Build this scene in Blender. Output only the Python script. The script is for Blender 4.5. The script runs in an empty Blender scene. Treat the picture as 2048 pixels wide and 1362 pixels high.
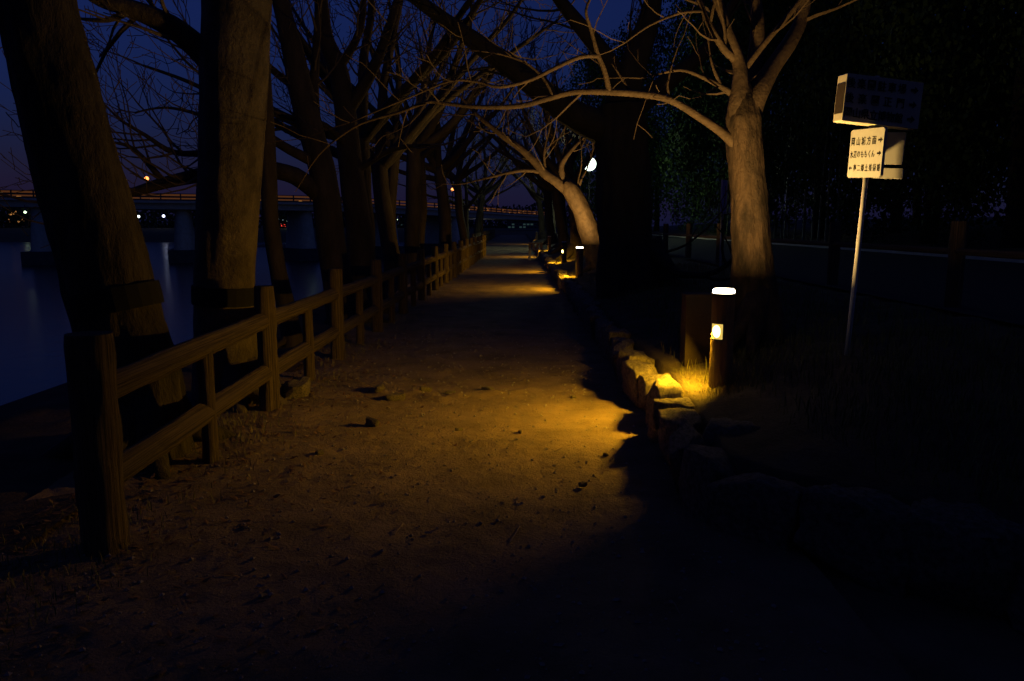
import bpy, math, random
from mathutils import Vector, Matrix, noise
R = math.radians
sc = bpy.context.scene
COL = sc.collection

# ------------------------------------------------------------------ camera
CAMZ = 1.5
PITCH, YAW = R(8.375), R(0.40)
FPX = 1569.0
cam_d = bpy.data.cameras.new('camera')
cam_d.lens = 18.0; cam_d.sensor_width = 23.5; cam_d.clip_end = 3000; cam_d.clip_start = 0.05
cam = bpy.data.objects.new('camera', cam_d); COL.objects.link(cam)
cam.location = (0, 0, CAMZ); cam.rotation_euler = (math.pi/2 - PITCH, 0, YAW)
sc.camera = cam
CM = cam.rotation_euler.to_matrix()

# ------------------------------------------------------------------ dusk sky (sun already set: no sun lamp)
w = bpy.data.worlds.new('World'); sc.world = w; w.use_nodes = True
nt = w.node_tree; bg = nt.nodes['Background']
sky = nt.nodes.new('ShaderNodeTexSky'); sky.sky_type = 'NISHITA'; sky.sun_disc = False
sky.sun_elevation = R(-0.5); sky.sun_rotation = R(120); sky.ozone_density = 6.0; sky.air_density = 1.0; sky.dust_density = 0.6
tint = nt.nodes.new('ShaderNodeMix'); tint.data_type = 'RGBA'; tint.blend_type = 'MULTIPLY'
tint.inputs[0].default_value = 1.0; tint.inputs[7].default_value = (0.63, 0.83, 1.0, 1)
air = nt.nodes.new('ShaderNodeMix'); air.data_type = 'RGBA'; air.blend_type = 'ADD'; air.inputs[0].default_value = 1.0
air.inputs[7].default_value = (.036, .046, .200, 1)            # even violet skyglow of the town, the same in every direction
nt.links.new(sky.outputs[0], tint.inputs[6]); nt.links.new(tint.outputs[2], air.inputs[6]); nt.links.new(air.outputs[2], bg.inputs[0])
bg.inputs[1].default_value = 0.13

sc.view_settings.view_transform = 'Standard'; sc.view_settings.look = 'None'
sc.view_settings.exposure = 0.0; sc.view_settings.gamma = 1.0
sc.cycles.max_bounces = 4; sc.cycles.diffuse_bounces = 2; sc.cycles.glossy_bounces = 2
sc.cycles.sample_clamp_indirect = 1.0; sc.cycles.use_denoising = True; sc.cycles.caustics_reflective = False

# ------------------------------------------------------------------ helpers
def ray(px, py):
    v = CM @ Vector(((px - 1024) / FPX, (681 - py) / FPX, -1)); return v
def P(px, py, D):
    v = ray(px, py); return Vector((0, 0, CAMZ)) + v * (D / v.y)
def G(px, py, z):
    v = ray(px, py); return Vector((0, 0, CAMZ)) + v * ((z - CAMZ) / v.z)
def nz(*a): return noise.noise(Vector(a))

class MB:
    def __init__(s): s.v = []; s.f = []
    def add(s, vs, fs):
        k = len(s.v); s.v += [tuple(v) for v in vs]; s.f += [tuple(i + k for i in f) for f in fs]
    def box(s, c, size, m=None):
        x, y, z = [q / 2 for q in size]
        vs = [Vector((i, j, k)) for i in (-x, x) for j in (-y, y) for k in (-z, z)]
        if m is not None: vs = [m @ v for v in vs]
        c = Vector(c); s.add([v + c for v in vs], [(0,1,3,2),(4,6,7,5),(0,4,5,1),(2,3,7,6),(0,2,6,4),(1,5,7,3)])
    def tube(s, pts, rad, n=8, rough=0.0, cap=True, fr=3.0, ridge=0.0):
        pts = [Vector(p) for p in pts]; N = len(pts); k = len(s.v); up = None
        for i in range(N):
            t = (pts[min(i+1, N-1)] - pts[max(i-1, 0)])
            t = t.normalized() if t.length > 1e-9 else Vector((0,0,1))
            if up is None:
                up = Vector((1,0,0)) if abs(t.x) < .9 else Vector((0,1,0))
            u = (up - t * up.dot(t)); u = u.normalized() if u.length > 1e-6 else t.orthogonal().normalized()
            up = u; b = t.cross(u)
            for j in range(n):
                a = 2 * math.pi * j / n; d = u * math.cos(a) + b * math.sin(a); r = rad[i]
                if rough:
                    q = pts[i] * fr + d * 1.7
                    r *= 1 + rough * (nz(q.x, q.y, q.z * .5) + .5 * nz(q.x*2.3+9, q.y*2.3, q.z*1.2))
                if ridge:
                    q = pts[i]; z = q.z
                    r *= 1 + ridge * (nz(math.cos(a)*6, math.sin(a)*6, z*1.6) + .7*nz(math.cos(a)*13 + 5, math.sin(a)*13, z*4.5) + .5*nz(math.cos(a)*4, math.sin(a)*4 + 3, z*11))
                s.v.append(tuple(pts[i] + d * r))
        for i in range(N - 1):
            for j in range(n):
                a = k + i*n + j; c = k + i*n + (j+1) % n
                s.f.append((a, c, c + n, a + n))
        if cap:
            s.f.append(tuple(k + j for j in range(n))[::-1]); s.f.append(tuple(k + (N-1)*n + j for j in range(n)))
    def build(s, name, mat, parent=None, origin=(0,0,0), smooth=False):
        me = bpy.data.meshes.new(name); o = Vector(origin)
        me.from_pydata([tuple(Vector(v) - o) for v in s.v], [], s.f); me.update()
        if smooth: me.polygons.foreach_set('use_smooth', [True] * len(me.polygons))
        return link(name, me, mat, parent, origin if parent is None else (0,0,0))

def link(name, me, mat=None, parent=None, loc=(0,0,0), rot=None, scale=None):
    if mat is not None and not me.materials: me.materials.append(mat)
    ob = bpy.data.objects.new(name, me); COL.objects.link(ob); ob.location = loc
    if rot: ob.rotation_euler = rot
    if scale: ob.scale = scale
    if parent is not None: ob.parent = parent
    return ob
def thing(name, label, cat, loc=(0,0,0), rz=0, group=None):
    o = bpy.data.objects.new(name, None); COL.objects.link(o); o.location = loc; o.rotation_euler = (0,0,rz)
    return tag(o, label, cat, group)
def tag(o, label, cat, group=None):
    o['label'] = label; o['category'] = cat
    if group: o['group'] = group
    return o
def struct(o): o['kind'] = 'structure'; return o
def stuff(o, label=None, cat=None):
    o['kind'] = 'stuff'
    if label: o['label'] = label
    if cat: o['category'] = cat
    return o

def mat(name, c1, c2=None, scale=8, rough=.85, bump=0.0, bscale=None, stretch=(1,1,1), coord='Object', c3=None, spec=.3, detail=6, ramp=(.3, .7)):
    m = bpy.data.materials.new(name); m.use_nodes = True; t = m.node_tree; b = t.nodes['Principled BSDF']
    b.inputs['Roughness'].default_value = rough; b.inputs['Specular IOR Level'].default_value = spec
    b.inputs['Base Color'].default_value = (*c1, 1)
    if c2 is None and not bump: return m
    tc = t.nodes.new('ShaderNodeTexCoord'); mp = t.nodes.new('ShaderNodeMapping'); mp.inputs['Scale'].default_value = stretch
    t.links.new(tc.outputs[coord], mp.inputs[0])
    if c2 is not None:
        n = t.nodes.new('ShaderNodeTexNoise'); n.inputs['Scale'].default_value = scale; n.inputs['Detail'].default_value = detail
        n.inputs['Roughness'].default_value = .65; t.links.new(mp.outputs[0], n.inputs['Vector'])
        r = t.nodes.new('ShaderNodeValToRGB'); r.color_ramp.elements[0].position = ramp[0]; r.color_ramp.elements[1].position = ramp[1]
        r.color_ramp.elements[0].color = (*c1, 1); r.color_ramp.elements[1].color = (*c2, 1)
        if c3 is not None:
            e = r.color_ramp.elements.new(.5); e.color = (*c3, 1)
        t.links.new(n.outputs['Fac'], r.inputs[0]); t.links.new(r.outputs[0], b.inputs['Base Color'])
    if bump:
        n2 = t.nodes.new('ShaderNodeTexNoise'); n2.inputs['Scale'].default_value = bscale or scale * 4; n2.inputs['Detail'].default_value = 5
        n2.inputs['Roughness'].default_value = .7
        t.links.new(mp.outputs[0], n2.inputs['Vector'])
        bp = t.nodes.new('ShaderNodeBump'); bp.inputs['Strength'].default_value = min(1, bump); bp.inputs['Distance'].default_value = .02 * max(1, bump)
        t.links.new(n2.outputs['Fac'], bp.inputs['Height']); t.links.new(bp.outputs[0], b.inputs['Normal'])
    return m
def emat(name, col, s):
    m = bpy.data.materials.new(name); m.use_nodes = True; b = m.node_tree.nodes['Principled BSDF']
    b.inputs['Base Color'].default_value = (.1,.1,.1,1); b.inputs['Emission Color'].default_value = (*col, 1); b.inputs['Emission Strength'].default_value = s
    return m

M = {}
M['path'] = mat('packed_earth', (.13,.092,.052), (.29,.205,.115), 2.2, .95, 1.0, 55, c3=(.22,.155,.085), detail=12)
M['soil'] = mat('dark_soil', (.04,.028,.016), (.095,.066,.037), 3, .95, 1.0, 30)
M['bank'] = mat('bank_soil', (.05,.04,.018), (.13,.098,.05), 4, .95, 1.0, 30)
M['asphalt'] = mat('asphalt', (.022,.022,.021), (.036,.036,.034), 30, .8, .4, 200)
M['bark'] = mat('grey_brown_bark', (.028,.022,.015), (.075,.058,.04), 5, .9, 1.0, 16, (1,1,.35))
M['bark_smooth'] = mat('pale_ringed_bark', (.05,.038,.026), (.125,.098,.068), 5, .8, 1.5, 20, (1,1,.8), ramp=(.36, .64), detail=9)
M['bark_deep'] = mat('deep_brown_bark', (.018,.014,.009), (.06,.047,.032), 6, .9, 2.0, 16, (1,1,.35), ramp=(.38, .62), detail=9)  # darker brown bark tone for the leaning trunk
M['bark_dark'] = mat('darkest_bark', (.018,.016,.011), (.045,.038,.026), 4, .95, 1.0, 14, (1,1,.35))  # very dark brown bark tone
M['bark_cherry'] = mat('warm_cherry_bark', (.018,.012,.007), (.085,.054,.031), 6, .8, 2.0, 16, (1,1,.38), c3=(.045,.029,.017), detail=9, ramp=(.38, .62))
M['limb_cherry'] = mat('pale_cherry_bark', (.055,.037,.022), (.125,.084,.05), 9, .75, .8, 24, (1,1,1), c3=(.09,.06,.036))  # cherry bark in a paler tone, for limbs and the pollard
M['twig'] = mat('twig_bark', (.08,.06,.045), (.15,.115,.085), 12, .9)
M['log'] = mat('cast_log', (.045,.033,.02), (.21,.152,.088), 9, .85, 1.6, 26, (1,1,.14), ramp=(.36, .62), detail=9)
M['stone'] = mat('wall_stone', (.09,.078,.055), (.27,.225,.16), 7, .9, 1.0, 26, c3=(.19,.16,.112), detail=10, ramp=(.38, .62))
M['pebble'] = mat('pebble', (.16,.135,.105), (.36,.31,.25), 14, .85, .5, 60)
M['grass'] = mat('dry_grass', (.07,.085,.02), (.27,.23,.075), 5, .8, c3=(.17,.16,.045))
M['leaf'] = mat('evergreen_leaf', (.018,.042,.010), (.04,.075,.02), 2.0, .8, spec=.15)
M['litter'] = mat('dead_leaf', (.10,.05,.022), (.26,.15,.07), 5, .85)
M['post'] = mat('bollard_timber', (.09,.06,.035), (.20,.14,.08), 10, .8, .8, 40, (1,1,.15))
M['strap'] = mat('black_strap', (.008,.008,.008), rough=.9)
M['white'] = mat('white_enamel', (.48,.47,.42), (.53,.52,.47), 12, .45)
M['grey_sign'] = mat('weathered_white_panel', (.52,.47,.36), (.60,.55,.43), 9, .5)
M['ink'] = mat('black_lettering', (.015,.013,.012), rough=.6)
M['steel'] = mat('galvanised_pole', (.50,.48,.44), (.58,.56,.52), 18, .5)
M['bluesign'] = mat('blue_panel', (.30,.29,.55), (.36,.35,.62), 8, .4)
M['conc'] = mat('concrete', (.44,.40,.31), (.58,.54,.43), 2.0, .9, .4, 12)
M['conc_dark'] = mat('wet_concrete', (.05,.05,.05), (.09,.085,.08), 1.5, .8)
M['rail'] = mat('dark_railing', (.05,.045,.04), rough=.6)
M['far'] = mat('far_foliage', (.02,.028,.015), (.04,.05,.025), .3, .95)
M['wallfar'] = mat('far_wall', (.10,.10,.10), (.14,.14,.135), .4, .9)
M['dark_metal'] = mat('dark_metal', (.03,.03,.03), rough=.5)
M['box'] = mat('brown_box', (.026,.017,.012), (.042,.028,.02), 8, .7, .3, 40)
M['wood'] = mat('bench_timber', (.20,.14,.085), (.34,.25,.16), 10, .8, .5, 30)
M['bamboo'] = mat('bamboo', (.16,.18,.09), (.26,.27,.15), 4, .5)
E_top = emat('lamp_lens', (1, .86, .55), 14)
E_side = emat('lamp_window', (1, .66, .14), 75)
nt_ = E_side.node_tree; b_ = nt_.nodes['Principled BSDF']      # diffuser: hot where the bulb sits, dimmer to its rim
tc_ = nt_.nodes.new('ShaderNodeTexCoord'); mp_ = nt_.nodes.new('ShaderNodeMapping'); gd_ = nt_.nodes.new('ShaderNodeTexGradient'); gd_.gradient_type = 'SPHERICAL'
mp_.inputs['Location'].default_value = (-.5*2.0, -.5*2.0, -.5*2.0); mp_.inputs['Scale'].default_value = (2.0, 2.0, 2.0)
nt_.links.new(tc_.outputs['Generated'], mp_.inputs[0]); nt_.links.new(mp_.outputs[0], gd_.inputs[0])
pw_ = nt_.nodes.new('ShaderNodeMath'); pw_.operation = 'POWER'; pw_.inputs[1].default_value = .8; nt_.links.new(gd_.outputs['Fac'], pw_.inputs[0])
ml_ = nt_.nodes.new('ShaderNodeMath'); ml_.operation = 'MULTIPLY_ADD'; ml_.inputs[1].default_value = 130; ml_.inputs[2].default_value = .8; nt_.links.new(pw_.outputs[0], ml_.inputs[0])
nt_.links.new(ml_.outputs[0], b_.inputs['Emission Strength'])
E_street = emat('street_globe', (.80, 1, .84), 4)
E_or = emat('orange_lamp', (1, .30, .07), 3.2); E_railglow = emat('orange_rail_glow', (1, .33, .05), .065); E_spot = emat('rail_spot', (1, .40, .08), 1.1); E_spotw = emat('rail_spot_pale', (1, .85, .4), 1.6)
E_wh = emat('white_lamp', (.85, .95, 1), 4); E_gr = emat('green_white_lamp', (.75, 1, .6), 3.5); E_bl = emat('blue_white_lamp', (.7, .75, 1), 5)
E_win = emat('lit_window_white', (.7, .9, 1), .9); E_wino = emat('lit_window_orange', (1, .42, .10), .55); E_red = emat('red_sign_light', (1, .06, .04), 1.6); E_wing = emat('lit_window_green', (.45, .85, .75), .035)

# ================================================================== SETTING
WATER_Z = -3.5
def xw(y):                       # line of the low stone wall, right edge of the path
    if y > 6: return 1.15 + .02 * math.sin(y * .5)
    if y > 4.0: return 1.15 - .07 * (6 - y)
    return 1.01 + .9 * (4.0 - y) ** 1.15
def bank_z(u, y):                # height of the raised bank, u metres behind the wall line
    a = min(1, max(0, u / .10)); h = .30 * a
    h += .22 * min(1, max(0, (u - .15) / 1.1)) + .10 * min(1, max(0, (u - 1.3) / 1.5))
    return h

def sheet(name, xs, ys, fz, m, fx=None):
    b = MB(); nx = len(xs)
    for y in ys:
        for x in xs:
            X = fx(x, y) if fx else x
            b.v.append((X, y, fz(x, y)))
    for j in range(len(ys) - 1):
        for i in range(nx - 1):
            a = j*nx + i; b.f.append((a, a+1, a+1+nx, a+nx))
    return struct(b.build(name, m, smooth=True))
def frange(a, b, s):
    n = max(1, round((b - a) / s)); return [a + (b - a) * i / n for i in range(n + 1)]

def path_z(x, y):
    z = .018 * nz(x*.8, y*.8, 3) + .012 * nz(x*3, y*3, 7) + .006 * nz(x*11, y*11, 1)
    if y < 13:
        z += .005 * nz(x*26, y*26, 5) + .0035 * nz(x*48, y*48, 2)
    yr = 6.95 + .18 * math.sin(x*2.3) + .12 * nz(x*4, 0, 0)           # worn ridge of clods across the path
    d = (y - yr) / .13
    if -1.6 < x < .25 and abs(d) < 3:
        e = min(1, (x + 1.6) / .3, (.25 - x) / .4)
        z += e * (.028 + .03 * nz(x*7, y*7, 4)) * math.exp(-d*d)
    if x < -1.55: z += .05 * (-1.55 - x) * max(0, nz(x*1.5, y*1.1, 9) + .3)
    return z
sheet('path', frange(-2.7, 1.32, .022), frange(1.3, 12.4, .022), path_z, M['path'])
sheet('path', frange(-2.7, 1.32, .12), frange(12.4, 40, .12) + frange(40.4, 120, 1.0), lambda x, y: path_z(x, y), M['path'])
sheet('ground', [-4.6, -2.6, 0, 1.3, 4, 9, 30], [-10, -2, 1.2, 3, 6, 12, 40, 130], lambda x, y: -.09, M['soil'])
sheet('ground', frange(-.0, 7.5, .06), frange(1.0, 4.6, .06), lambda x, y: -.05 + .03*nz(x, y, 2) + .01*nz(x*8, y*8, 4), M['path'])
def rb_z(x, y):
    z = .02 + .07 * nz(x*.9, y*.9, 11) + .03 * nz(x*4, y*4, 2) - .02
    if x < -4.1: z -= min(5.0, (-4.1 - x) * 1.5)
    return z
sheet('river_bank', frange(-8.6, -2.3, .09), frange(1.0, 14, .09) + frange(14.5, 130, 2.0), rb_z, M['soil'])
us = [0, .05, .1, .16, .24] + frange(.32, 3.3, .09)[1:]
sheet('grass_bank', us, frange(2.2, 14, .09) + frange(14.4, 120, .8),
      lambda u, y: -.08 + bank_z(u, y) + (.08 if u > .06 else 0) + (.05 * nz(u*2, y*2, 1) + .025 * nz(u*8, y*8, 3)) * min(1, u*4), M['bank'],
      fx=lambda u, y: xw(y) + .015 + u)
sheet('road', [4.3, 6, 8, 11.5], [1, 4, 8, 14, 25, 40, 70, 125], lambda x, y: .655, M['asphalt'])
sheet('verge', [11.5, 13, 16, 22, 40], frange(1, 125, 4), lambda x, y: .66 + .12 * (x > 11.6) + .05 * (x - 11.5) + .2 * nz(x*.3, y*.3, 1) * (x > 12), M['bank'])
kb = MB()
for y in frange(2, 120, 2): kb.box((11.42, y, .70), (.15, 1.985, .14))
struct(kb.build('road_kerb', M['conc']))
# river
wm = bpy.data.materials.new('river_water'); wm.use_nodes = True; t = wm.node_tree; b = t.nodes['Principled BSDF']
b.inputs['Base Color'].default_value = (.012,.014,.022,1); b.inputs['Roughness'].default_value = .2; b.inputs['IOR'].default_value = 1.33
tc = t.nodes.new('ShaderNodeTexCoord'); mp = t.nodes.new('ShaderNodeMapping'); mp.inputs['Scale'].default_value = (1.0, .6, 1)
n = t.nodes.new('ShaderNodeTexNoise'); n.inputs['Scale'].default_value = 1.6; n.inputs['Detail'].default_value = 4
bp = t.nodes.new('ShaderNodeBump'); bp.inputs['Strength'].default_value = .35; bp.inputs['Distance'].default_value = .05
t.links.new(tc.outputs['Object'], mp.inputs[0]); t.links.new(mp.outputs[0], n.inputs['Vector']); t.links.new(n.outputs['Fac'], bp.inputs['Height']); t.links.new(bp.outputs[0], b.inputs['Normal'])
sheet('river', [-900, -300, -100, -5], [-60, 30, 100, 300, 1200], lambda x, y: WATER_Z, wm)
# far bank and shoal
sheet('far_bank', [-420, -200, -120, -60, 0, 40], [232, 240, 262, 330, 700], lambda x, y: (WATER_Z - .5 if y < 235 else -1.2 if y < 250 else .4 if y < 300 else 1.2), M['bank'])
sheet('far_bank', [-6, 10, 60, 200], [122, 128, 150, 260, 700], lambda x, y: -.2 if y < 130 else .3, M['bank'])
sh = MB(); c = (G(500, 492, WATER_Z), G(700, 494, WATER_Z))
for i in range(15):
    for j in range(7):
        u, v = i/14, j/6
        p = c[0].lerp(c[1], u); h = .9 * math.sin(math.pi*u)**.5 * math.sin(math.pi*v) * (.7 + .5*nz(i*.7, j*.9, 3)) - .15
        sh.v.append((p.x + 2*nz(i*.5, j, 0), p.y + (v - .5) * 26, WATER_Z + h))
for i in range(14):
    for j in range(6): a = i*7 + j; sh.f.append((a, a+7, a+8, a+1))
struct(sh.build('shoal', M['soil'], smooth=True))

# ================================================================== LIGHTS ALONG THE PATH
def light(name, kind, parent, loc, energy, col, size=.1, rot=None, size_y=None):
    l = bpy.data.lights.new(name, kind); l.energy = energy; l.color = col
    if kind == 'AREA':
        l.size = size; l.shape = 'RECTANGLE' if size_y else 'DISK'
        if size_y: l.size_y = size_y
    else: l.shadow_soft_size = size
    o = bpy.data.objects.new(name, l); COL.objects.link(o); o.parent = parent; o.location = loc
    if rot is not None: o.rotation_euler = rot
    return o
def bollard(label, loc, face, pw_side, pw_top, top_on=True, aim=0):
    """timber post lamp: face = heading of the side window (0 = toward -X, + turns to the camera)."""
    t = thing('bollard_lamp', label, 'lamp', loc, 0, 'bollard lamps along the stone wall')
    r, H = .083, .63
    win0, win1 = .262, .375
    half = R(54); a0 = math.pi + face
    b = MB(); n = 28
    def ring(z, rr): return [(rr*math.cos(a0 + 2*math.pi*(j+.5)/n), rr*math.sin(a0 + 2*math.pi*(j+.5)/n), z) for j in range(n)]
    zs = [-.15, .05, .15, win0, win1, .48, H - .032]
    for z in zs: b.v += ring(z, r * (1.03 if z < .1 else 1))
    for i in range(len(zs) - 1):
        for j in range(n):
            ang = (2*math.pi*(j+1)/n + math.pi) % (2*math.pi) - math.pi
            if zs[i] == win0 and abs(ang) < half: continue
            b.f.append((i*n+j, i*n+(j+1)%n, (i+1)*n+(j+1)%n, (i+1)*n+j))
    k = len(b.v); b.v += ring(H - .032, r*.3); b.f += [((len(zs)-1)*n+j, (len(zs)-1)*n+(j+1)%n, k+(j+1)%n, k+j) for j in range(n)]
    b.build('post', M['post'], t)
    lens = MB()
    for z, rr in ((win0 - .01, r*.9), (win1 + .01, r*.9)): lens.v += [(rr*math.cos(a0 + q), rr*math.sin(a0 + q), z) for q in [half*1.1*(j/6 - 1) for j in range(13)]]
    lens.f += [(j, j+1, 14+j, 13+j) for j in range(12)]
    lens.build('window_lens', E_side, t)
    d = MB(); d.tube([(0,0,H-.032), (0,0,H-.028), (0,0,H-.01), (0,0,H), ], [r*.9, r*.97, r*.97, r*.86], 24)
    d.build('top_lens', E_top if top_on else M['white'], t)
    col = MB(); col.tube([(0,0,H-.050), (0,0,H-.033)], [r*1.06, r*1.06], 24); col.build('collar', M['dark_metal'], t)
    a1 = a0 + aim; nrm = Vector((math.cos(a1), math.sin(a1), -.75)).normalized()
    wl = light('window_light', 'AREA', t, Vector((math.cos(a1)*(r+.012), math.sin(a1)*(r+.012), (win0+win1)/2)), pw_side, (1, .52, .018), .10, nrm.to_track_quat('-Z', 'Y').to_euler(), .12)
    wl.data.spread = R(145)
    if top_on: light('top_light', 'AREA', t, (0, 0, H + .012), pw_top, (1, .60, .17), .14, (math.pi, 0, 0))
    return t
def on_bank(x, y): return bank_z(x - xw(y) - .015, y) + .0
LX, LY = G(1441, 752, .38).x, G(1441, 752, .38).y
bollard('lit timber bollard lamp nearest the camera, beside the brightly lit stones', (LX, LY, .405), R(20), 52, 74, aim=R(-34))
bollard('distant bollard lamp with glowing top beside the leaning tree', (1.44, 18.3, .37), R(-62), 48, 120, aim=R(40))
bollard('far bollard lamp showing only its narrow side slit of light', (1.47, 24.9, .36), R(18), 60, 0, False, aim=R(-72))
bollard('remote bollard lamp on the wall beyond the slatted bench', (1.50, 37.2, .36), R(-58), 46, 0, False, aim=R(40))
bollard('last tiny bollard lamp far down the path near the bridge', (1.50, 62.0, .36), R(-58), 14, 0, False, aim=R(40))
# park lamp with white globe
slp = P(1179, 328, 50)
t = thing('street_lamp', 'tall park lamp with bright greenish white globe above the path', 'lamp', (slp.x, slp.y, .62))
H = slp.z - .62
b = MB(); b.tube([(0,0,-.2), (0,0,.8), (0,0,.85), (0,0,H-.25)], [.09,.085,.055,.045], 10); b.build('pole', M['dark_metal'], t)
b = MB(); b.tube([(0,0,H-.25), (0,0,H-.18)], [.09,.13], 12); b.build('collar', M['dark_metal'], t)
b = MB(); b.tube([(0,0,H + .42*math.sin(a)) for a in [R(-80+20*i) for i in range(9)]], [  .42*math.cos(R(-80+20*i)) for i in range(9)], 14); b.build('globe', E_street, t, smooth=True)
light('globe_light', 'POINT', t, (0, 0, H), 2400, (.82, 1, .62), .46)

# ================================================================== LOG FENCE (river side of the path)
def log_mesh(name, n=12, rings=9, rough=.10, seed=0, knots=True):
    b = MB(); rnd = random.Random(seed)
    pts = [(0, 0, i/(rings-1)) for i in range(rings)]
    for i, p in enumerate(pts):
        for j in range(n):
            a = 2*math.pi*j/n
            r = 1 + rough * nz(math.cos(a)*1.3 + seed*7, math.sin(a)*1.3, p[2]*4) + rough*.7*nz(math.cos(a)*4 + seed, math.sin(a)*4, p[2]*9)
            if i in (0, rings-1): r *= .96
            b.v.append((r*math.cos(a), r*math.sin(a), p[2]))
    for i in range(rings-1):
        for j in range(n): b.f.append((i*n+j, i*n+(j+1)%n, (i+1)*n+(j+1)%n, (i+1)*n+j))
    b.f.append(tuple(range(n))[::-1]); b.f.append(tuple((rings-1)*n + j for j in range(n)))
    me = bpy.data.meshes.new(name); me.from_pydata(b.v, [], b.f); me.update()
    me.polygons.foreach_set('use_smooth', [len(p.vertices) == 4 for p in me.polygons]); me.materials.append(M['log'])
    return me
LOGS = [log_mesh('log', n=18, rings=26, rough=.105, seed=s) for s in range(5)]
def log_between(name, a, b, r, parent, k):
    a, b = Vector(a), Vector(b); d = b - a
    o = bpy.data.objects.new(name, LOGS[k % 5]); COL.objects.link(o); o.parent = parent
    q = d.to_track_quat('Z', 'Y'); o.rotation_euler = (q @ Matrix.Rotation(k*1.3, 3, 'Z').to_quaternion()).to_euler()
    o.location = a; o.scale = (r, r, d.length); return o
def fence(label, nodes, post_h, group=None, first_r=.075, rails=(.74, .32), rr=(.068, .070), last_r=.07, short=True):
    """nodes = (x, y, z) main posts"""
    t = thing('log_fence', label, 'fence', nodes[0], 0, group); o = Vector(nodes[0]); k = 0
    for i, nd in enumerate(nodes):
        nd = Vector(nd) - o; r = first_r if i == 0 else last_r if i == len(nodes)-1 else .078
        log_between('post', nd + Vector((0,0,-.2)), nd + Vector((0,0,post_h)), r, t, k); k += 1
        if i + 1 < len(nodes):
            n2 = Vector(nodes[i+1]) - o
            for h, q in zip(rails, rr):
                s = Vector((-.02,0,0))
                log_between('rail', nd + Vector((0,0,h)) + s, n2 + Vector((0,0,h)) + s, q, t, k); k += 1
            if short:
                m = (nd + n2) / 2 + Vector((.004, 0, 0)); log_between('short_post', m + Vector((0,0,-.2)), m + Vector((0,0,rails[0] - .03)), .05, t, k); k += 1
    return t
p1, p2, p3 = G(212, 1100, 0), G(540, 822, 0), G(676, 720, 0)
nodes = [(p1.x, p1.y, 0), (p2.x, p2.y, 0), (p3.x, p3.y, 0)]
dy = 2.35; y = p3.y + dy; x = p3.x
pe = G(968, 512, 0)
while y < pe.y - 1:
    f = (y - p3.y) / (pe.y - p3.y); nodes.append((p3.x + (pe.x - p3.x)*f, y, 0)); y += dy
nodes.append((pe.x, pe.y, 0))
fence('brown log rail fence running along the river side of the path', nodes, 1.02, first_r=.10, last_r=.10)
q0, q1 = (-2.6, 46, 0), (-2.9, 100, 0)
fence('far continuation of the log fence beyond its tall end post', [(q0[0] + (q1[0]-q0[0])*i/18, q0[1] + 54*i/18, 0) for i in range(19)], 1.0, short=False)
# low post and rail fence on the bank beside the road
rp = [(4.55 - .02*i, 8.2 + 3.12*i, .60) for i in range(-1, 10)]
fence('dark post and rail fence between grass bank and road', rp, .94, rails=(.63,), rr=(.035,), first_r=.075, short=False)

# ================================================================== STONE WALL (right edge of the path)
def rock_mesh(name, seed, cuts=2, block=.62, amp=.2):
    N = cuts + 1; b = MB(); idx = {}; pr_ = random.Random(seed*17 + 3)
    planes = [(Vector((pr_.gauss(0,1), pr_.gauss(0,1), pr_.gauss(0,.8))).normalized(), pr_.uniform(.80, 1.05)) for q in range(7)]
    def vid(p):
        k = tuple(round(q, 5) for q in p)
        if k not in idx:
            v = Vector(p); sph = v.normalized(); w = sph.lerp(v, block)
            w *= 1 + amp * (nz(sph.x*1.5 + seed*5.3, sph.y*1.5, sph.z*1.5) + .5*nz(sph.x*3.4, sph.y*3.4 + seed*3.1, sph.z*3.4))
            if cuts > 4: w *= 1 + .05*nz(w.x*6 + seed, w.y*6, w.z*6) + .03*nz(w.x*13, w.y*13 + seed, w.z*13)
            for pn, po in planes:
                e = w.dot(pn) - po
                if e > 0: w = w - pn*e*.92
            idx[k] = len(b.v); b.v.append(tuple(w))
        return idx[k]
    for ax in range(3):
        for s in (-1, 1):
            for i in range(N):
                for j in range(N):
                    q = []
                    for (di, dj) in ((0,0),(1,0),(1,1),(0,1)):
                        p = [0,0,0]; p[ax] = s; p[(ax+1)%3] = -1 + 2*(i+di)/N; p[(ax+2)%3] = -1 + 2*(j+dj)/N; q.append(vid(p))
                    b.f.append(tuple(q if s > 0 else q[::-1]))
    me = bpy.data.meshes.new(name); me.from_pydata(b.v, [], b.f); me.update()
    return me
FINE = [rock_mesh('stone', s, 13, .86, .15) for s in range(8)]
ROUGH = [rock_mesh('stone', s + 20, 2, .78, .2) for s in range(8)]
for m in FINE:
    m.materials.append(M['stone']); m.polygons.foreach_set('use_smooth', [True]*len(m.polygons))
for m in ROUGH: m.materials.append(M['stone'])
wall = thing('stone_wall', 'low wall of rough upright stones along the right edge of the path', 'wall', (1.15, 6, 0))
rnd = random.Random(4)
y = 2.35; k = 0
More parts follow.
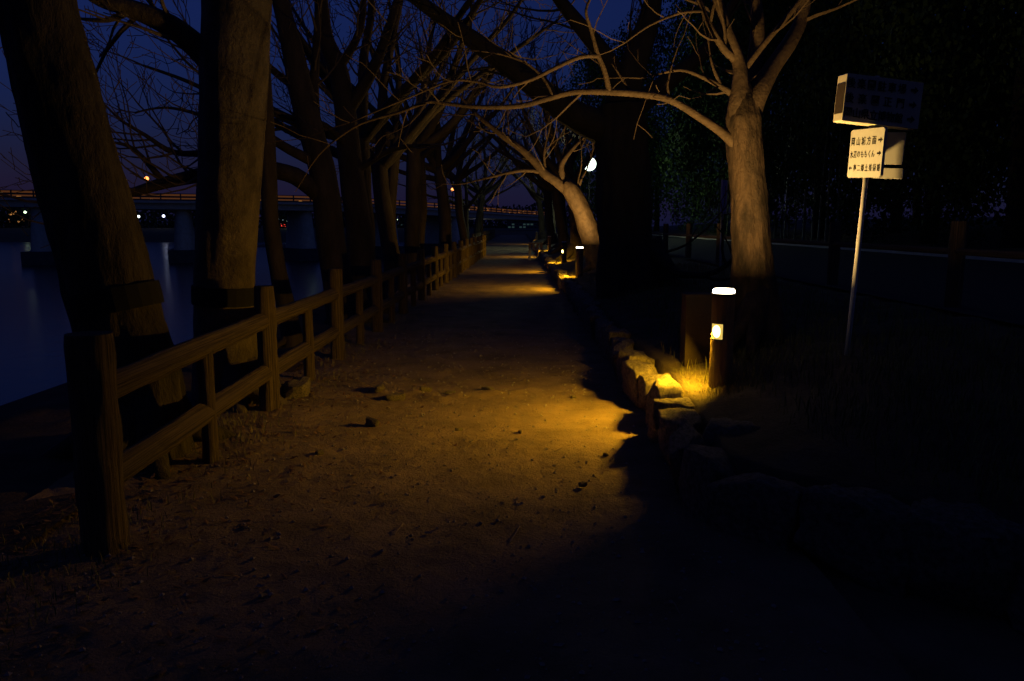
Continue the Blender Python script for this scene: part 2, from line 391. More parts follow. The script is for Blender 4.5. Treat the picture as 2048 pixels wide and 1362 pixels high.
while y < 58:
    wy = rnd.uniform(.34, .50) * (1 if y < 20 else 1.35); hgt = rnd.uniform(.27, .315); yc = y + wy/2
    if y < 3.95:
        step = wy / math.hypot(1, (xw(yc-.05) - xw(yc+.05))/.1) ; yc = y + step/2
        ang = math.atan2((xw(yc+.05) - xw(yc-.05)), .1)
    else: step = wy; ang = 0
    th = rnd.uniform(.11, .14)
    me = (FINE if yc < 14 else ROUGH)[k % 8]
    link('stone', me, None, wall, (xw(yc) - .02 + rnd.uniform(-.03, .03) - 1.15, yc - 6, hgt*.42), (rnd.uniform(-.08,.08), rnd.uniform(-.08,.08), -ang + rnd.uniform(-.15,.15) + (math.pi if k % 2 else 0)), (th*1.05, wy*.56, hgt*.66))
    y += step * 1.02; k += 1
# bigger corner stone and top slabs by the lamp
for px, py, s, lab in ((1440, 858, (.17, .15, .15), 'rounded boulder at the near corner of the wall'),):
    p = G(px, py, .30); link('boulder', FINE[3], None, wall, (p.x + .02 - 1.15, p.y - 6, .19), (0, 0, .5), s)

# ================================================================== TREES
def smooth_poly(pts, sub=4):
    """pts: list of (Vector, r); Catmull-Rom"""
    out = []; n = len(pts)
    for i in range(n - 1):
        p0 = pts[max(0, i-1)]; p1 = pts[i]; p2 = pts[i+1]; p3 = pts[min(n-1, i+2)]
        for s in range(sub):
            t = s / sub; t2 = t*t; t3 = t2*t
            v = .5*((2*p1[0]) + (p2[0]-p0[0])*t + (2*p0[0]-5*p1[0]+4*p2[0]-p3[0])*t2 + (3*p1[0]-p0[0]-3*p2[0]+p3[0])*t3)
            out.append((v, p1[1] + (p2[1]-p1[1])*t))
    out.append(pts[-1]); return out
def rvec(rnd): 
    return Vector((rnd.gauss(0,1), rnd.gauss(0,1), rnd.gauss(0,1))).normalized()
def grow(mb, rnd, p, d, L, r, level, rmin, trop=.10, wand=.22, dens=1.0, droop=0):
    n = max(4, int(L / (.20 if level > 1 else .13))); n = min(n, 14); st = L / n
    pts = [p.copy()]; rad = [r]; d = d.normalized()
    for i in range(n):
        d = (d + rvec(rnd)*wand + Vector((0,0,trop - droop*(i/n)))).normalized(); p = p + d*st
        rr = max(rmin, r * (1 - .85*(i+1)/n)); pts.append(p.copy()); rad.append(rr)
        if level > 0 and i >= n*.18 and rnd.random() < .62*dens:
            ax = d.cross(rvec(rnd)).normalized(); cd = Matrix.Rotation(rnd.uniform(.5, 1.05), 3, ax) @ d
            cl = L * rnd.uniform(.38, .62) * (1 - .45*i/n)
            if cl > .12: grow(mb, rnd, p.copy(), cd, cl, max(rmin, rr*.62), level-1, rmin, trop, wand*1.08, dens, droop)
    ns = 6 if r > .03 else 4 if r > .012 else 3
    mb.tube(pts, rad, ns, 0, cap=False)
def tree(name, label, trunk, limbs, seed, bark, group=None, limb_mat=None, rmin=.005, levels=2, twL=1.3, dens=1.0, cat='tree', twig=None, extra=None, sides=18, trop=.10, rough=.10, skip=.25, every=2, droop=0, flare=True, sub=5, ridge=0.0):
    rnd = random.Random(seed)
    base = Vector(trunk[0][0]); t = thing(name, label, cat, base, 0, group)
    tp = smooth_poly(trunk, sub)
    if flare: tp = [(base + Vector((0,0,-.3)), tp[0][1]*1.5)] + tp
    b = MB(); b.tube([p for p, r in tp], [r for p, r in tp], sides, rough, fr=2.5, ridge=ridge)
    if flare:                                    # root buttresses
        for i in range(5):
            a = rnd.uniform(0, 6.28); r0 = trunk[0][1]; dd = Vector((math.cos(a), math.sin(a), 0))
            b.tube([base + dd*r0*.35 + Vector((0,0,r0*1.5)), base + dd*r0*.95 + Vector((0,0,r0*.45)), base + dd*r0*1.6 + Vector((0,0,.02)), base + dd*r0*2.5 + Vector((0,0,-.12))], [r0*.45, r0*.34, r0*.24, r0*.1], 8, .1)
    b.build('trunk', bark, t, base, True)
    tw = MB()
    for L in limbs:
        sp = smooth_poly(L, 4)
        lb = MB(); lb.tube([p for p, r in sp], [r for p, r in sp], 9, rough*.7); lb.build('limb', limb_mat or bark, t, base, True)
        n = len(sp)
        for i in range(int(n*skip), n, every):
            p, r = sp[i]; d = (sp[min(i+1, n-1)][0] - sp[max(i-1, 0)][0]).normalized()
            for q in range(1 if rnd.random() < .75*dens else 0):
                ax = d.cross(rvec(rnd)).normalized(); cd = Matrix.Rotation(rnd.uniform(.5, 1.1), 3, ax) @ d
                grow(tw, rnd, p, cd, twL*rnd.uniform(.5, 1.15), max(rmin, min(r*.5, .022)), levels, rmin, trop, dens=dens, droop=droop)
        p, r = sp[-1]; d = (sp[-1][0] - sp[-2][0]); grow(tw, rnd, p, d, twL*.9, r, levels, rmin, trop, dens=dens, droop=droop)
    if tw.v:
        c = tw.build('crown', twig or M['twig'], t, base); c['kind'] = 'stuff'
    if extra: extra(t, base)
    return t
def auto_limbs(rnd, top, dirs, L, r):
    out = []
    for d in dirs:
        d = Vector(d).normalized(); p = Vector(top); pts = [(p.copy(), r)]; n = 6
        for i in range(n):
            d = (d + rvec(rnd)*.20 + Vector((0,0,.05))).normalized(); p = p + d*(L/n); pts.append((p.copy(), max(.01, r*(1 - .82*(i+1)/n))))
        out.append(pts)
    return out
def px_line(lst): return [(P(x, y, D), r) for x, y, D, r in lst]

def strap_at(px, py0, py1, D, r):
    def f(t, base):
        b = MB(); a, c = P(px[0], py0, D), P(px[1], py1, D)
        b.tube([a, a.lerp(c, .5), c], [r, r*1.01, r], 22); b.build('strap', M['strap'], t, base)
    return f
GL = 'bare trees between fence and river'
rnd = random.Random(11)
# --- first leaning trunk
D = 5.0; K = 5.0/6.4
tr = [(P(285, 905, D) , .40*K)] + px_line([(262,740,D,.37*K),(240,650,D,.345*K),(208,530,D,.325*K),(172,400,D,.315*K),(146,300,D,.305*K),(108,150,D,.30*K),(70,0,D,.29*K),(30,-170,D,.26*K),(-40,-420,D,.2*K)])
lm = [px_line([(60,-60,D,.13*K),(150,-110,D+.3,.10*K),(300,-160,D+.6,.07*K),(480,-200,D+1,.04*K)]),
      px_line([(20,-200,D,.14*K),(-120,-260,D,.1*K),(-300,-300,D,.06*K)]),
      px_line([(-40,-420,D,.17*K),(60,-700,D+.5,.1*K),(200,-1000,D+1,.05*K)])]
tree('bare_tree', 'thick trunk leaning left at the left edge with a black strap', tr, lm, 1, M['bark_deep'], GL, extra=strap_at((226, 238), 577, 622, D, .355*K), every=2, sides=64, sub=14, ridge=.045)
# --- second upright trunk
D = 6.6; K = 6.6/8.0
tr = px_line([(458,805,D,.36*K),(452,690,D,.31*K),(450,620,D,.295*K),(449,540,D,.295*K),(457,400,D,.30*K),(467,200,D,.315*K),(474,0,D,.325*K),(484,-200,D,.31*K),(490,-420,D,.25*K)])
lm = [px_line([(440,140,D,.15*K),(395,95,D,.125*K),(340,52,D-.1,.11*K),(262,18,D-.2,.085*K),(200,2,D-.3,.055*K),(150,-30,D-.4,.035*K)]),
      px_line([(265,20,D-.2,.04*K),(215,40,D-.3,.025*K),(165,38,D-.3,.014*K)]),
      px_line([(490,-60,D,.12*K),(600,-160,D,.08*K),(720,-200,D,.04*K)]),
      px_line([(490,-420,D,.2*K),(520,-800,D,.1*K),(480,-1100,D,.05*K)])]
tree('bare_tree', 'upright thick trunk lit orange on its right with a black strap', tr, lm, 2, M['bark_smooth'], GL, extra=strap_at((449, 449), 572, 608, D, .318*K), rough=.06, sides=64, sub=14, ridge=.03)
# --- thin trunk just behind
D = 9.8
tr = px_line([(588,690,D,.14),(574,620,D,.12),(556,540,D,.105),(541,440,D,.10),(537,340,D,.10),(530,200,D,.09),(520,60,D,.08),(505,-80,D,.06)])
lm = [px_line([(537,330,D,.05),(480,270,D,.035),(400,230,D+.3,.025),(330,215,D+.5,.016),(270,225,D+.6,.01)]),
      px_line([(530,200,D,.04),(470,180,D,.03),(390,140,D,.018),(320,60,D,.01)]),
      px_line([(505,-80,D,.06),(520,-250,D,.03),(560,-420,D,.02)])]
tree('bare_tree', 'thin dim trunk showing just right of the orange lit upright trunk', tr, lm, 3, M['bark'], GL, every=1, twL=1.5)
# --- fourth, forked with the long horizontal limb
D = 12.0
tr = px_line([(700,655,D,.33),(678,580,D,.24),(660,470,D,.21),(645,350,D,.20),(622,260,D,.19),(602,180,D,.18),(588,110,D,.16),(565,20,D,.13),(540,-90,D,.1)])
lm = [px_line([(652,400,D,.15),(590,352,D-.2,.13),(520,338,D-.4,.12),(455,340,D-.6,.11),(400,350,D-.8,.10),(330,366,D-1,.085),(260,386,D-1.2,.06),(190,400,D-1.4,.04),(90,405,D-1.6,.02)]),
      px_line([(640,330,D,.09),(580,300,D-.3,.07),(510,265,D-.5,.06),(430,300,D-.7,.05),(350,305,D-.8,.04),(290,270,D-.9,.028),(240,240,D-1,.018)]),
      px_line([(600,180,D,.08),(545,140,D,.05),(480,70,D,.03)]),
      px_line([(640,320,D,.09),(628,200,D+.2,.08),(632,100,D+.3,.06),(640,-20,D+.4,.04)]),
      px_line([(540,-90,D,.1),(500,-260,D,.06),(470,-420,D,.03)]),
      px_line([(330,366,D-1,.05),(270,300,D-1.1,.03),(230,285,D-1.2,.018)])]
tree('bare_tree', 'dark leaning trunk sending a long level limb left across the sky', tr, lm, 4, M['bark'], GL, every=1, twL=1.5, levels=2)
# --- fifth
D = 13.4
tr = px_line([(745,650,D,.34),(728,560,D,.25),(714,430,D,.22),(700,320,D,.20),(690,220,D,.18),(676,140,D,.16),(650,70,D,.13),(640,-30,D,.1)])
lm = [px_line([(690,230,D,.12),(740,150,D,.10),(770,80,D,.08),(800,-20,D,.05)]), px_line([(676,140,D,.08),(720,60,D,.06),(730,-60,D,.03)]),
      px_line([(640,-30,D,.1),(610,-200,D,.05),(600,-320,D,.03)]), px_line([(700,300,D,.06),(650,250,D-.5,.045),(590,240,D-.8,.03),(530,220,D-1,.015)]), px_line([(705,350,D,.06),(780,300,D,.05),(860,290,D,.02)])]
tree('bare_tree', 'dark straight trunk behind the third fence post', tr, lm, 5, M['bark'], GL, every=1, twL=1.5)
# --- the rest of the row, receding
ordn = ['sixth','seventh','eighth','ninth','tenth','eleventh','twelfth','thirteenth','fourteenth','fifteenth','sixteenth']
rowD = [15.6, 18.2, 21, 24.2, 27.5, 31.5, 36, 41.5, 48, 56, 66]
for i, D in enumerate(rowD):
    r_ = random.Random(50 + i); x0 = -2.75 - r_.uniform(0, .7); r0 = r_.uniform(.17, .27)
    lean = (r_.uniform(-.10, .12), r_.uniform(-.05, .05)); h = r_.uniform(2.6, 4.0)
    tr = [(Vector((x0 + lean[0]*z + .06*math.sin(z*1.5 + i), D + lean[1]*z, z - .02)), r0*(1 - .05*z)) for z in (0, .6, 1.4, 2.2, h)]
    tr[0] = (tr[0][0], r0*1.3)
    top = tr[-1][0]
    dirs = [(r_.uniform(-.9,-.3), r_.uniform(-.4,.3), r_.uniform(.6,1.2)), (r_.uniform(.3,.9), r_.uniform(-.4,.3), r_.uniform(.7,1.2)), (r_.uniform(-.2,.3), r_.uniform(-.2,.3), 1.4), (r_.uniform(.6,1), r_.uniform(-.6,-.1), r_.uniform(.35,.8)), (-1, r_.uniform(-.4,.2), .35)]
    lm = auto_limbs(r_, top - Vector((0,0,.15)), dirs, r_.uniform(4, 5.6), r0*.62)
    tree('bare_tree', f'bare dark tree behind the fence, {ordn[i]} trunk along the river side', tr, lm, 60+i, M['bark'], GL, rmin=.005 + D*.00018, levels=2 if D < 40 else 1, twL=1.7, every=2 if D < 30 else 3, sides=10)
# --- lit tree on the right bank
GR = 'bare trees on the bank behind the stone wall'
D = 6.9
tr = px_line([(1515,668,D,.26),(1510,600,D,.20),(1505,540,D,.175),(1503,470,D,.16),(1500,400,D,.15),(1494,330,D,.145),(1488,270,D,.146),(1487,235,D,.15),(1488,205,D,.12),(1490,180,D,.075),(1491,160,D,.03)])
lm = [px_line([(1486,306,D,0.0629),(1466,284,D-.03,0.0503),(1440,262,D-.03,0.0385),(1400,235,D-.05,0.0340),(1340,200,D-.1,0.0311),(1280,188,D-.15,0.0296),(1220,184,D-.2,0.0281),(1150,184,D-.25,0.0252),(1100,196,D-.3,0.0229),(1040,212,D-.35,0.0207),(960,214,D-.4,0.0178),(890,207,D-.4,0.0148),(855,204,D-.4,0.0141),(800,224,D-.4,0.0118),(720,248,D-.4,0.0096),(660,288,D-.4,0.0067)]),
      px_line([(1219,186,D-.2,0.0252),(1208,140,D-.25,0.0207),(1195,108,D-.3,0.0185),(1182,60,D-.35,0.0148),(1172,20,D-.4,0.0118),(1190,-20,D-.4,0.0089)]),
      px_line([(1197,112,D-.3,0.0178),(1160,114,D-.35,0.0170),(1110,136,D-.4,0.0163),(1060,160,D-.45,0.0148),(1000,174,D-.5,0.0133),(955,164,D-.5,0.0111),(900,162,D-.55,0.0096),(830,190,D-.55,0.0081),(770,215,D-.6,0.0067),(700,245,D-.6,0.0052)]),
      px_line([(1105,192,D-.3,0.0133),(1085,155,D-.3,0.0111),(1050,125,D-.3,0.0096),(1000,108,D-.3,0.0081),(960,102,D-.3,0.0059)]),
      px_line([(1482,255,D-.02,.10),(1478,215,D-.03,.098),(1480,170,D-.02,.074),(1479,130,D,.058),(1462,80,D,.05),(1440,20,D,.045),(1425,-40,D,.04),(1410,-160,D,.03)]),
      px_line([(1470,118,D,.035),(1450,100,D-.05,.032),(1430,70,D-.1,.028),(1410,30,D-.1,.024),(1392,-20,D-.1,.02)]),
      px_line([(1488,140,D,.03),(1520,98,D,.026),(1550,62,D,.024),(1590,15,D,.02),(1630,-40,D,.015)]),
      px_line([(1493,260,D,.11),(1502,222,D,.108),(1518,185,D,.088),(1545,135,D+.1,.075),(1580,85,D+.2,.065),(1606,30,D+.3,.055),(1612,-40,D+.3,.05),(1620,-180,D+.3,.03)]),
      px_line([(1490,245,D,.10),(1494,205,D+.04,.10),(1502,165,D+.15,.08),(1512,110,D+.25,.07),(1515,40,D+.3,.06),(1505,-60,D+.4,.045)]),
      px_line([(1480,205,D,.045),(1462,186,D,.032),(1440,172,D,.022),(1400,152,D,.017),(1360,140,D,.013),(1310,150,D,.008)]),
      px_line([(1445,178,D,.018),(1428,140,D,.012),(1420,112,D,.007)]),
      px_line([(1405,22,D-.1,.014),(1360,26,D-.2,.012),(1300,50,D-.3,.01),(1250,85,D-.3,.007)]),
      px_line([(1340,197,D-.1,.012),(1335,170,D-.1,.009),(1345,125,D-.1,.006)])]
tree('bare_tree', 'warmly lit bare tree on the bank arching a long branch over the path', tr, lm, 21, M['bark_cherry'], GR, rmin=.0035, levels=1, twL=.55, dens=.8, every=3, twig=M['limb_cherry'], limb_mat=M['limb_cherry'], rough=.12, sides=56, sub=12, ridge=.05)
# --- big black tree
D = 13.0
tr = px_line([(1262,600,D,.62),(1255,540,D,.50),(1250,470,D,.43),(1248,390,D,.42),(1245,320,D,.42),(1240,260,D,.42),(1238,210,D,.36)])
lm = [px_line([(1225,260,D,.30),(1160,235,D-.2,.24),(1100,195,D-.4,.20),(1030,140,D-.6,.17),(960,90,D-.8,.14),(890,40,D-1,.11),(820,-10,D-1.2,.08),(740,-60,D-1.3,.05)]),
      px_line([(1240,220,D,.28),(1270,120,D,.22),(1300,30,D+.2,.17),(1320,-80,D+.4,.1)]),
      px_line([(1240,230,D,.22),(1220,130,D,.16),(1150,40,D,.12),(1090,-40,D,.07)]),
      px_line([(1250,230,D,.2),(1340,160,D+.3,.15),(1420,90,D+.5,.1),(1480,-20,D+.6,.06)]),
      px_line([(1290,500,D,.2),(1320,515,D-.3,.13),(1345,540,D-.6,.07)])]
tree('bare_tree', 'massive black trunk standing between the park lamp and the lit tree', tr, lm, 22, M['bark_dark'], GR, levels=2, twL=2.2, every=2, twig=M['bark_dark'], rmin=.007, sides=56, sub=12, ridge=.05)
# --- leaning pollard
D = 19.6
tr = px_line([(1196,545,D,.30),(1190,500,D,.26),(1180,465,D,.25),(1168,430,D,.24),(1152,398,D,.22),(1138,376,D,.21),(1128,366,D,.15)])
lm = [px_line([(1142,386,D,.15),(1112,362,D,.13),(1088,346,D,.115),(1068,322,D,.10),(1040,296,D,.09),(1010,275,D,.08),(975,248,D,.06),(945,222,D,.04)]),
      px_line([(1100,352,D,.06),(1070,342,D,.05),(1035,342,D,.045),(990,352,D,.035),(940,364,D,.02)]),
      px_line([(1130,370,D,.09),(1122,335,D,.075),(1135,310,D,.06),(1162,280,D,.03)]),
      px_line([(1146,392,D,.05),(1156,376,D,.04),(1164,356,D,.025)]),
      px_line([(1092,345,D,.035),(1088,310,D,.03),(1096,270,D,.025),(1105,232,D,.02)])]
tree('bare_tree', 'leaning pollarded trunk lit gold beside the park lamp', tr, lm, 23, M['limb_cherry'], GR, rmin=.008, levels=1, twL=1.2, dens=.9, every=2, twig=M['limb_cherry'], sides=40, sub=8, ridge=.06)
# --- receding right row
rightD = [(27, 2.0), (33, 1.9), (39, 2.3), (45, 2.0), (53, 2.4), (62, 2.0)]
for i, (D, x0) in enumerate(rightD):
    r_ = random.Random(90 + i); r0 = r_.uniform(.2, .28); h = r_.uniform(2.4, 3.6)
    tr = [(Vector((x0 - .06*z*(1 + i % 2) + .05*math.sin(z*1.5 + i), D, z + .45)), r0*(1 - .05*z)) for z in (0, .6, 1.4, 2.2, h)]
    tr[0] = (tr[0][0], r0*1.3); top = tr[-1][0]
    dirs = [(-.9, r_.uniform(-.4,.2), r_.uniform(.4,.8)), (r_.uniform(.2,.8), r_.uniform(-.4,.3), 1), (-.2, .1, 1.4), (-.7, -.5, .8)]
    lm = auto_limbs(r_, top - Vector((0,0,.15)), dirs, r_.uniform(3.6, 5), r0*.6)
    tree('bare_tree', f'bare pale green lit tree beyond the leaning trunk, {["first","second","third","fourth","fifth","sixth"][i]} along the right of the path', tr, lm, 120+i, M['bark'], GR, rmin=.006 + D*.0002, levels=2 if D < 40 else 1, twL=1.6, every=2, sides=10)

# --- evergreens beyond the road, plus unseen ones near the camera added to block skylight
def leaf_crown(seed, n, lumps):
    r_ = random.Random(seed); b = MB(); cs = []
    for i in range(lumps):
        a = r_.uniform(0, 6.28); q = r_.random()**.5; z = r_.uniform(-.9, 1)
        s = math.sqrt(max(.05, 1 - z*z*.8)); cs.append((Vector((math.cos(a)*q*s, math.sin(a)*q*s, z)), r_.uniform(.22, .42)))
    for i in range(n):
        c, rr = r_.choice(cs); d = rvec(r_); p = c + d * rr * r_.uniform(.65, 1.0)
        u = rvec(r_); v = u.cross(d + rvec(r_)*.6)
        if v.length < .01: continue
        v.normalize(); L = r_.uniform(.02, .042); W = L*.42
        b.add([p, p + u*L*.5 + v*W, p + u*L, p + u*L*.5 - v*W], [(0,1,2,3)])
    me = bpy.data.meshes.new('crown'); me.from_pydata(b.v, [], b.f); me.update(); me.materials.append(M['leaf']); return me
CR = [leaf_crown(s, 30000, 60) for s in range(3)]
ev = [(22, 12, 8, 1.1), (26, 20, 9, 1.1), (28, 34, 9, 1.1), (25, 50, 9, 1.1), (9.5, -1, 5, 1.2), (5.5, -7, 5, 1.2), (-1.5, -10, 5, 1.2), (-7.5, -6, 4.5, 1.2), (6.6, 30, 4.2, 1.0), (14.4, 56, 4.2, .9), (13.2, 47, 5.5, 1.05), (13.6, 36, 5.2, 1), (14.5, 28, 5.5, 1.1), (13.4, 21.5, 4.8, 1.1), (15.5, 17, 5.2, 1.2), (13.8, 11.5, 5, 1.1), (19, 40, 7, 1.15), (21, 24, 8, 1.1), (17, 60, 7, 1.1), (8.6, 70, 6, 1), (14, 80, 8, 1)]
evl = ['in the back row at the far right edge', 'in the back row right of the signboards', 'in the back row behind the bamboo', 'in the back row behind the lit green foliage', 'added out of view on the right to block skylight', 'added unseen behind the viewpoint on the bank side to block skylight', 'added unseen behind the viewpoint over the path to block skylight', 'added unseen behind the viewpoint on the river side to block skylight', 'above the thin blue sign', 'lit green by the park lamp', 'behind the lit green foliage', 'behind the leaning bamboo', 'behind the lit tree on the right', 'right of the signboards', 'behind the white signboard', 'at the far right edge', 'tallest in the gap behind the bamboo', 'tallest behind the signboards', 'far behind the park lamp', 'far beyond the park lamp beside the road', 'farthest at the end of the road']
for i, ((x, y, rad, hs), l) in enumerate(zip(ev, evl)):
    if i == 8: continue
    z0 = .75 if x > 11.6 else .62 if x > 4.3 else -.1
    t = thing('evergreen_tree', f'dense dark evergreen tree {l}', 'tree', (x, y, z0), 0, 'evergreen trees beyond the road')
    b = MB(); hz = rad*1.15*hs + 1.2
    b.tube([(0,0,-.3), (.05,0,1), (-.05,.1,hz*.6), (0,0,hz)], [.34,.26,.2,.1], 9, .08); b.build('trunk', M['bark_dark'], t, smooth=True)
    o = link('crown', CR[i % 3], None, t, (0,0,hz), (0,0,i*1.1), (rad*.85, rad*.85, rad*1.15*hs)); o['kind'] = 'stuff'
# shrubs at road edge
SH = [leaf_crown(10+s, 5000, 18) for s in range(2)]
for i in range(9):
    y = 13 + i*5.2; x = 12.6 + .5*math.sin(i*2)
    t = thing('shrub', f'low dark shrub along the far road edge, {["nearest","second","third","fourth","fifth","sixth","seventh","eighth","farthest"][i]} of the row', 'shrub', (x, y, .8), 0, 'shrubs along the far road edge')
    b = MB(); b.tube([(0,0,-.2),(0,0,.5)], [.05,.03], 6); b.build('stem', M['bark_dark'], t)
    o = link('crown', SH[i % 2], None, t, (0,0,.75), (0,0,i), (1.5, 1.9, .95)); o['kind'] = 'stuff'
# bamboo
bm_ = MB(); r_ = random.Random(5); zz = 0; pts = []; rd = []
for i in range(14):
    pts += [(.018*zz*zz*.3, 0, zz), (.018*(zz+.38)**2*.3, 0, zz + .38)]; rd += [.05*(1 - i*.05), .05*(1 - i*.05)*.94]; zz += .4
bm_.tube(pts, rd, 7); bm_me = None
lf = MB()
for i in range(240):
    z = r_.uniform(2.2, 5.4); a = r_.uniform(0, 6.28); q = r_.uniform(.05, .8); p = Vector((.0054*z*z + q*math.cos(a), q*math.sin(a), z)); u = (rvec(r_) + Vector((0,0,-.5))).normalized(); v = u.orthogonal().normalized()
    lf.add([p, p + u*.1 + v*.012, p + u*.22, p + u*.1 - v*.012], [(0,1,2,3)])
def meshof(b, m, name):
    me = bpy.data.meshes.new(name); me.from_pydata(b.v, [], b.f); me.update(); me.materials.append(m); return me
bc, bl = meshof(bm_, M['bamboo'], 'culm'), meshof(lf, M['leaf'], 'foliage')
for i in range(22):
    r_ = random.Random(200 + i)
    t = thing('bamboo', 'slender dim bamboo stem in the grove beyond the road behind the lit tree', 'bamboo', (11.9 + r_.uniform(0, 1.6), 31 + i*.75 + r_.uniform(-.3,.3), .8), r_.uniform(0, 6.28), 'bamboo grove beyond the road')
    link('culm', bc, None, t, (0,0,-.2)); o = link('foliage', bl, None, t, (0,0,-.2)); o['kind'] = 'stuff'

# ================================================================== SIGNS
def text_mesh(s, size, name='lettering'):
    c = bpy.data.curves.new(name, 'FONT'); c.body = s; c.size = size; c.extrude = .0012; c.resolution_u = 3; c.offset = size*.012
    o = bpy.data.objects.new(name, c); COL.objects.link(o)
    dg = bpy.context.evaluated_depsgraph_get(); me = bpy.data.meshes.new_from_object(o.evaluated_get(dg)); 
    bpy.data.objects.remove(o); bpy.data.curves.remove(c); return me
def arrow_mesh(s, left=False):
    b = MB(); k = -1 if left else 1
    pts = [(-.5,-.14),(.0,-.14),(.0,-.42),(.5,0),(.0,.42),(.0,.14),(-.5,.14)]
    v = [(k*x*s, y*s, z) for z in (0, .0012) for x, y in pts]; n = 7
    b.add(v, [tuple(range(n)), tuple(range(n, 2*n))] + [(i, (i+1)%n, n+(i+1)%n, n+i) for i in range(n)])
    return meshof(b, M['ink'], 'arrow')
def put_row(parent, chars, x0, x1, z, size, yf, widths=None):
    """row of single characters spread from x0 to x1 on the face at local y = yf"""
    n = len(chars)
    for i, ch in enumerate(chars):
        x = x0 + (x1 - x0) * (i / (n-1) if n > 1 else .5)
        me = text_mesh(ch, size, 'character'); 
        xs = [v.co.x for v in me.vertices] or [0]; ys = [v.co.y for v in me.vertices] or [0]
        cx, cy = (min(xs)+max(xs))/2, (min(ys)+max(ys))/2
        for v in me.vertices: v.co.x -= cx; v.co.y -= cy
        link('character', me, M['ink'], parent, (x, yf, z), (math.pi/2, 0, 0), (widths or 1, 1, 1))
SD = 5.75
sb = P(1706, 596, SD); st = P(1754, 152, SD)
sg = thing('signpost', 'white direction sign lit yellow on a tall thin pole beside the lit tree', 'sign', (sb.x, sb.y, .60))
so = Vector(sg.location)
dirp = (st - sb); foot = sb + dirp * ((.5 - sb.z) / dirp.z)
b = MB(); b.tube([foot, sb, st], [.0185]*3, 12); b.build('pole', M['steel'], sg, so, True)
def board(name, c, yaw, size, m, roll=0, bev=.006):
    """board whose front faces -Y before yaw"""
    b = MB(); w_, d_, h_ = size
    x, z = w_/2, h_/2; o = [(-x+bev,-z),(x-bev,-z),(x,-z+bev),(x,z-bev),(x-bev,z),(-x+bev,z),(-x,z-bev),(-x,-z+bev)]
    v = [(p[0], -d_/2, p[1]) for p in o] + [(p[0], d_/2, p[1]) for p in o]
    b.add(v, [tuple(range(8)), tuple(range(15, 7, -1))] + [(i, i+8, (i+1)%8+8, (i+1)%8) for i in range(8)])
    ob = b.build(name, m, sg); ob.location = Vector(c) - so; ob.rotation_euler = (0, roll, yaw); return ob
# upper box sign
uc = P(1757, 205, SD - .10)
up = board('sign_box', uc, R(13), (.605, .10, .315), M['grey_sign'], roll=R(4))
b = MB(); b.box((-.3035, 0, -.005), (.004, .088, .20)); b.build('end_shade', M['box'], up)  # brown plate stands in for a branch shadow across the end face
rows = [('後楽園駐車場', .098, .052), ('後楽園正門', 0, .052), ('岡山県立博物館', -.098, .052)]
for s, z, q in rows:
    put_row(up, s, -.265, .135, z, .072, -.0535, .95)
    link('arrow', arrow_mesh(.06), None, up, (.235, -.0535, z), (math.pi/2, 0, 0))
# lower lit board
lc = P(1734, 307, SD - .06)
lo = board('sign_panel', lc + Vector((-.01, -.02, 0)), R(-78), (.37, .022, .335), M['white'], roll=R(3), bev=.014)
put_row(lo, '岡山城方面', -.15, .085, .085, .062, -.0115, .75); link('arrow', arrow_mesh(.045), None, lo, (.15, -.0115, .085), (math.pi/2, 0, 0))
put_row(lo, '水辺のももくん', -.155, .085, -.005, .054, -.0115, .66); link('arrow', arrow_mesh(.042), None, lo, (.15, -.0115, -.005), (math.pi/2, 0, 0))
link('arrow', arrow_mesh(.036, True), None, lo, (-.157, -.0115, -.10), (math.pi/2, 0, 0)); put_row(lo, '夢二郷土美術館', -.105, .157, -.10, .052, -.0115, .66)
# two small plates behind the lit panel
for (px, py, hh) in ((1778, 297, .225), (1776, 347, .072)):
    c = P(px, py, SD + .07); board('sign_plate', c, R(-30), (.20, .05, hh), M['white'], roll=R(3))
# thin blue sign
bs = P(1440, 545, 14.6)
t = thing('signpost', 'thin blue sign panel on a slim pole left of the lit tree', 'sign', (bs.x, bs.y, .6))
tp = P(1447, 365, 14.6)
b = MB(); b.tube([(0,0,-.1),(tp.x-bs.x,0,tp.z-.6)], [.022,.022], 10); b.build('pole', M['steel'], t, smooth=True)
c = P(1446, 394, 14.55); b = MB(); b.box((c.x-bs.x, c.y-bs.y-.05, c.z-.6), (.34, .03, .60), Matrix.Rotation(R(62), 3, 'Z')); b.build('panel', M['bluesign'], t)
b = MB(); mrot = Matrix.Rotation(R(62), 3, 'Z'); off = mrot @ Vector((.178, 0, 0)); b.box(Vector((c.x-bs.x, c.y-bs.y-.05, c.z-.6)) + off, (.016, .04, .605), mrot); b.build('edge_trim', M['white'], t)

# box behind the bollard
bp_ = P(1396, 640, LY + .8)
t = thing('utility_box', 'plain brown box standing in shade just behind the nearest bollard lamp', 'box', (bp_.x, bp_.y, .40))
tz = P(1396, 586, LY + .8).z - .40
b = MB(); b.box((0,0,tz/2 - .06), (.245, .2, tz + .06)); b.build('casing', M['box'], t)
b = MB(); b.box((0,0,tz - .018), (.265, .22, .03)); b.build('lid', M['box'], t)

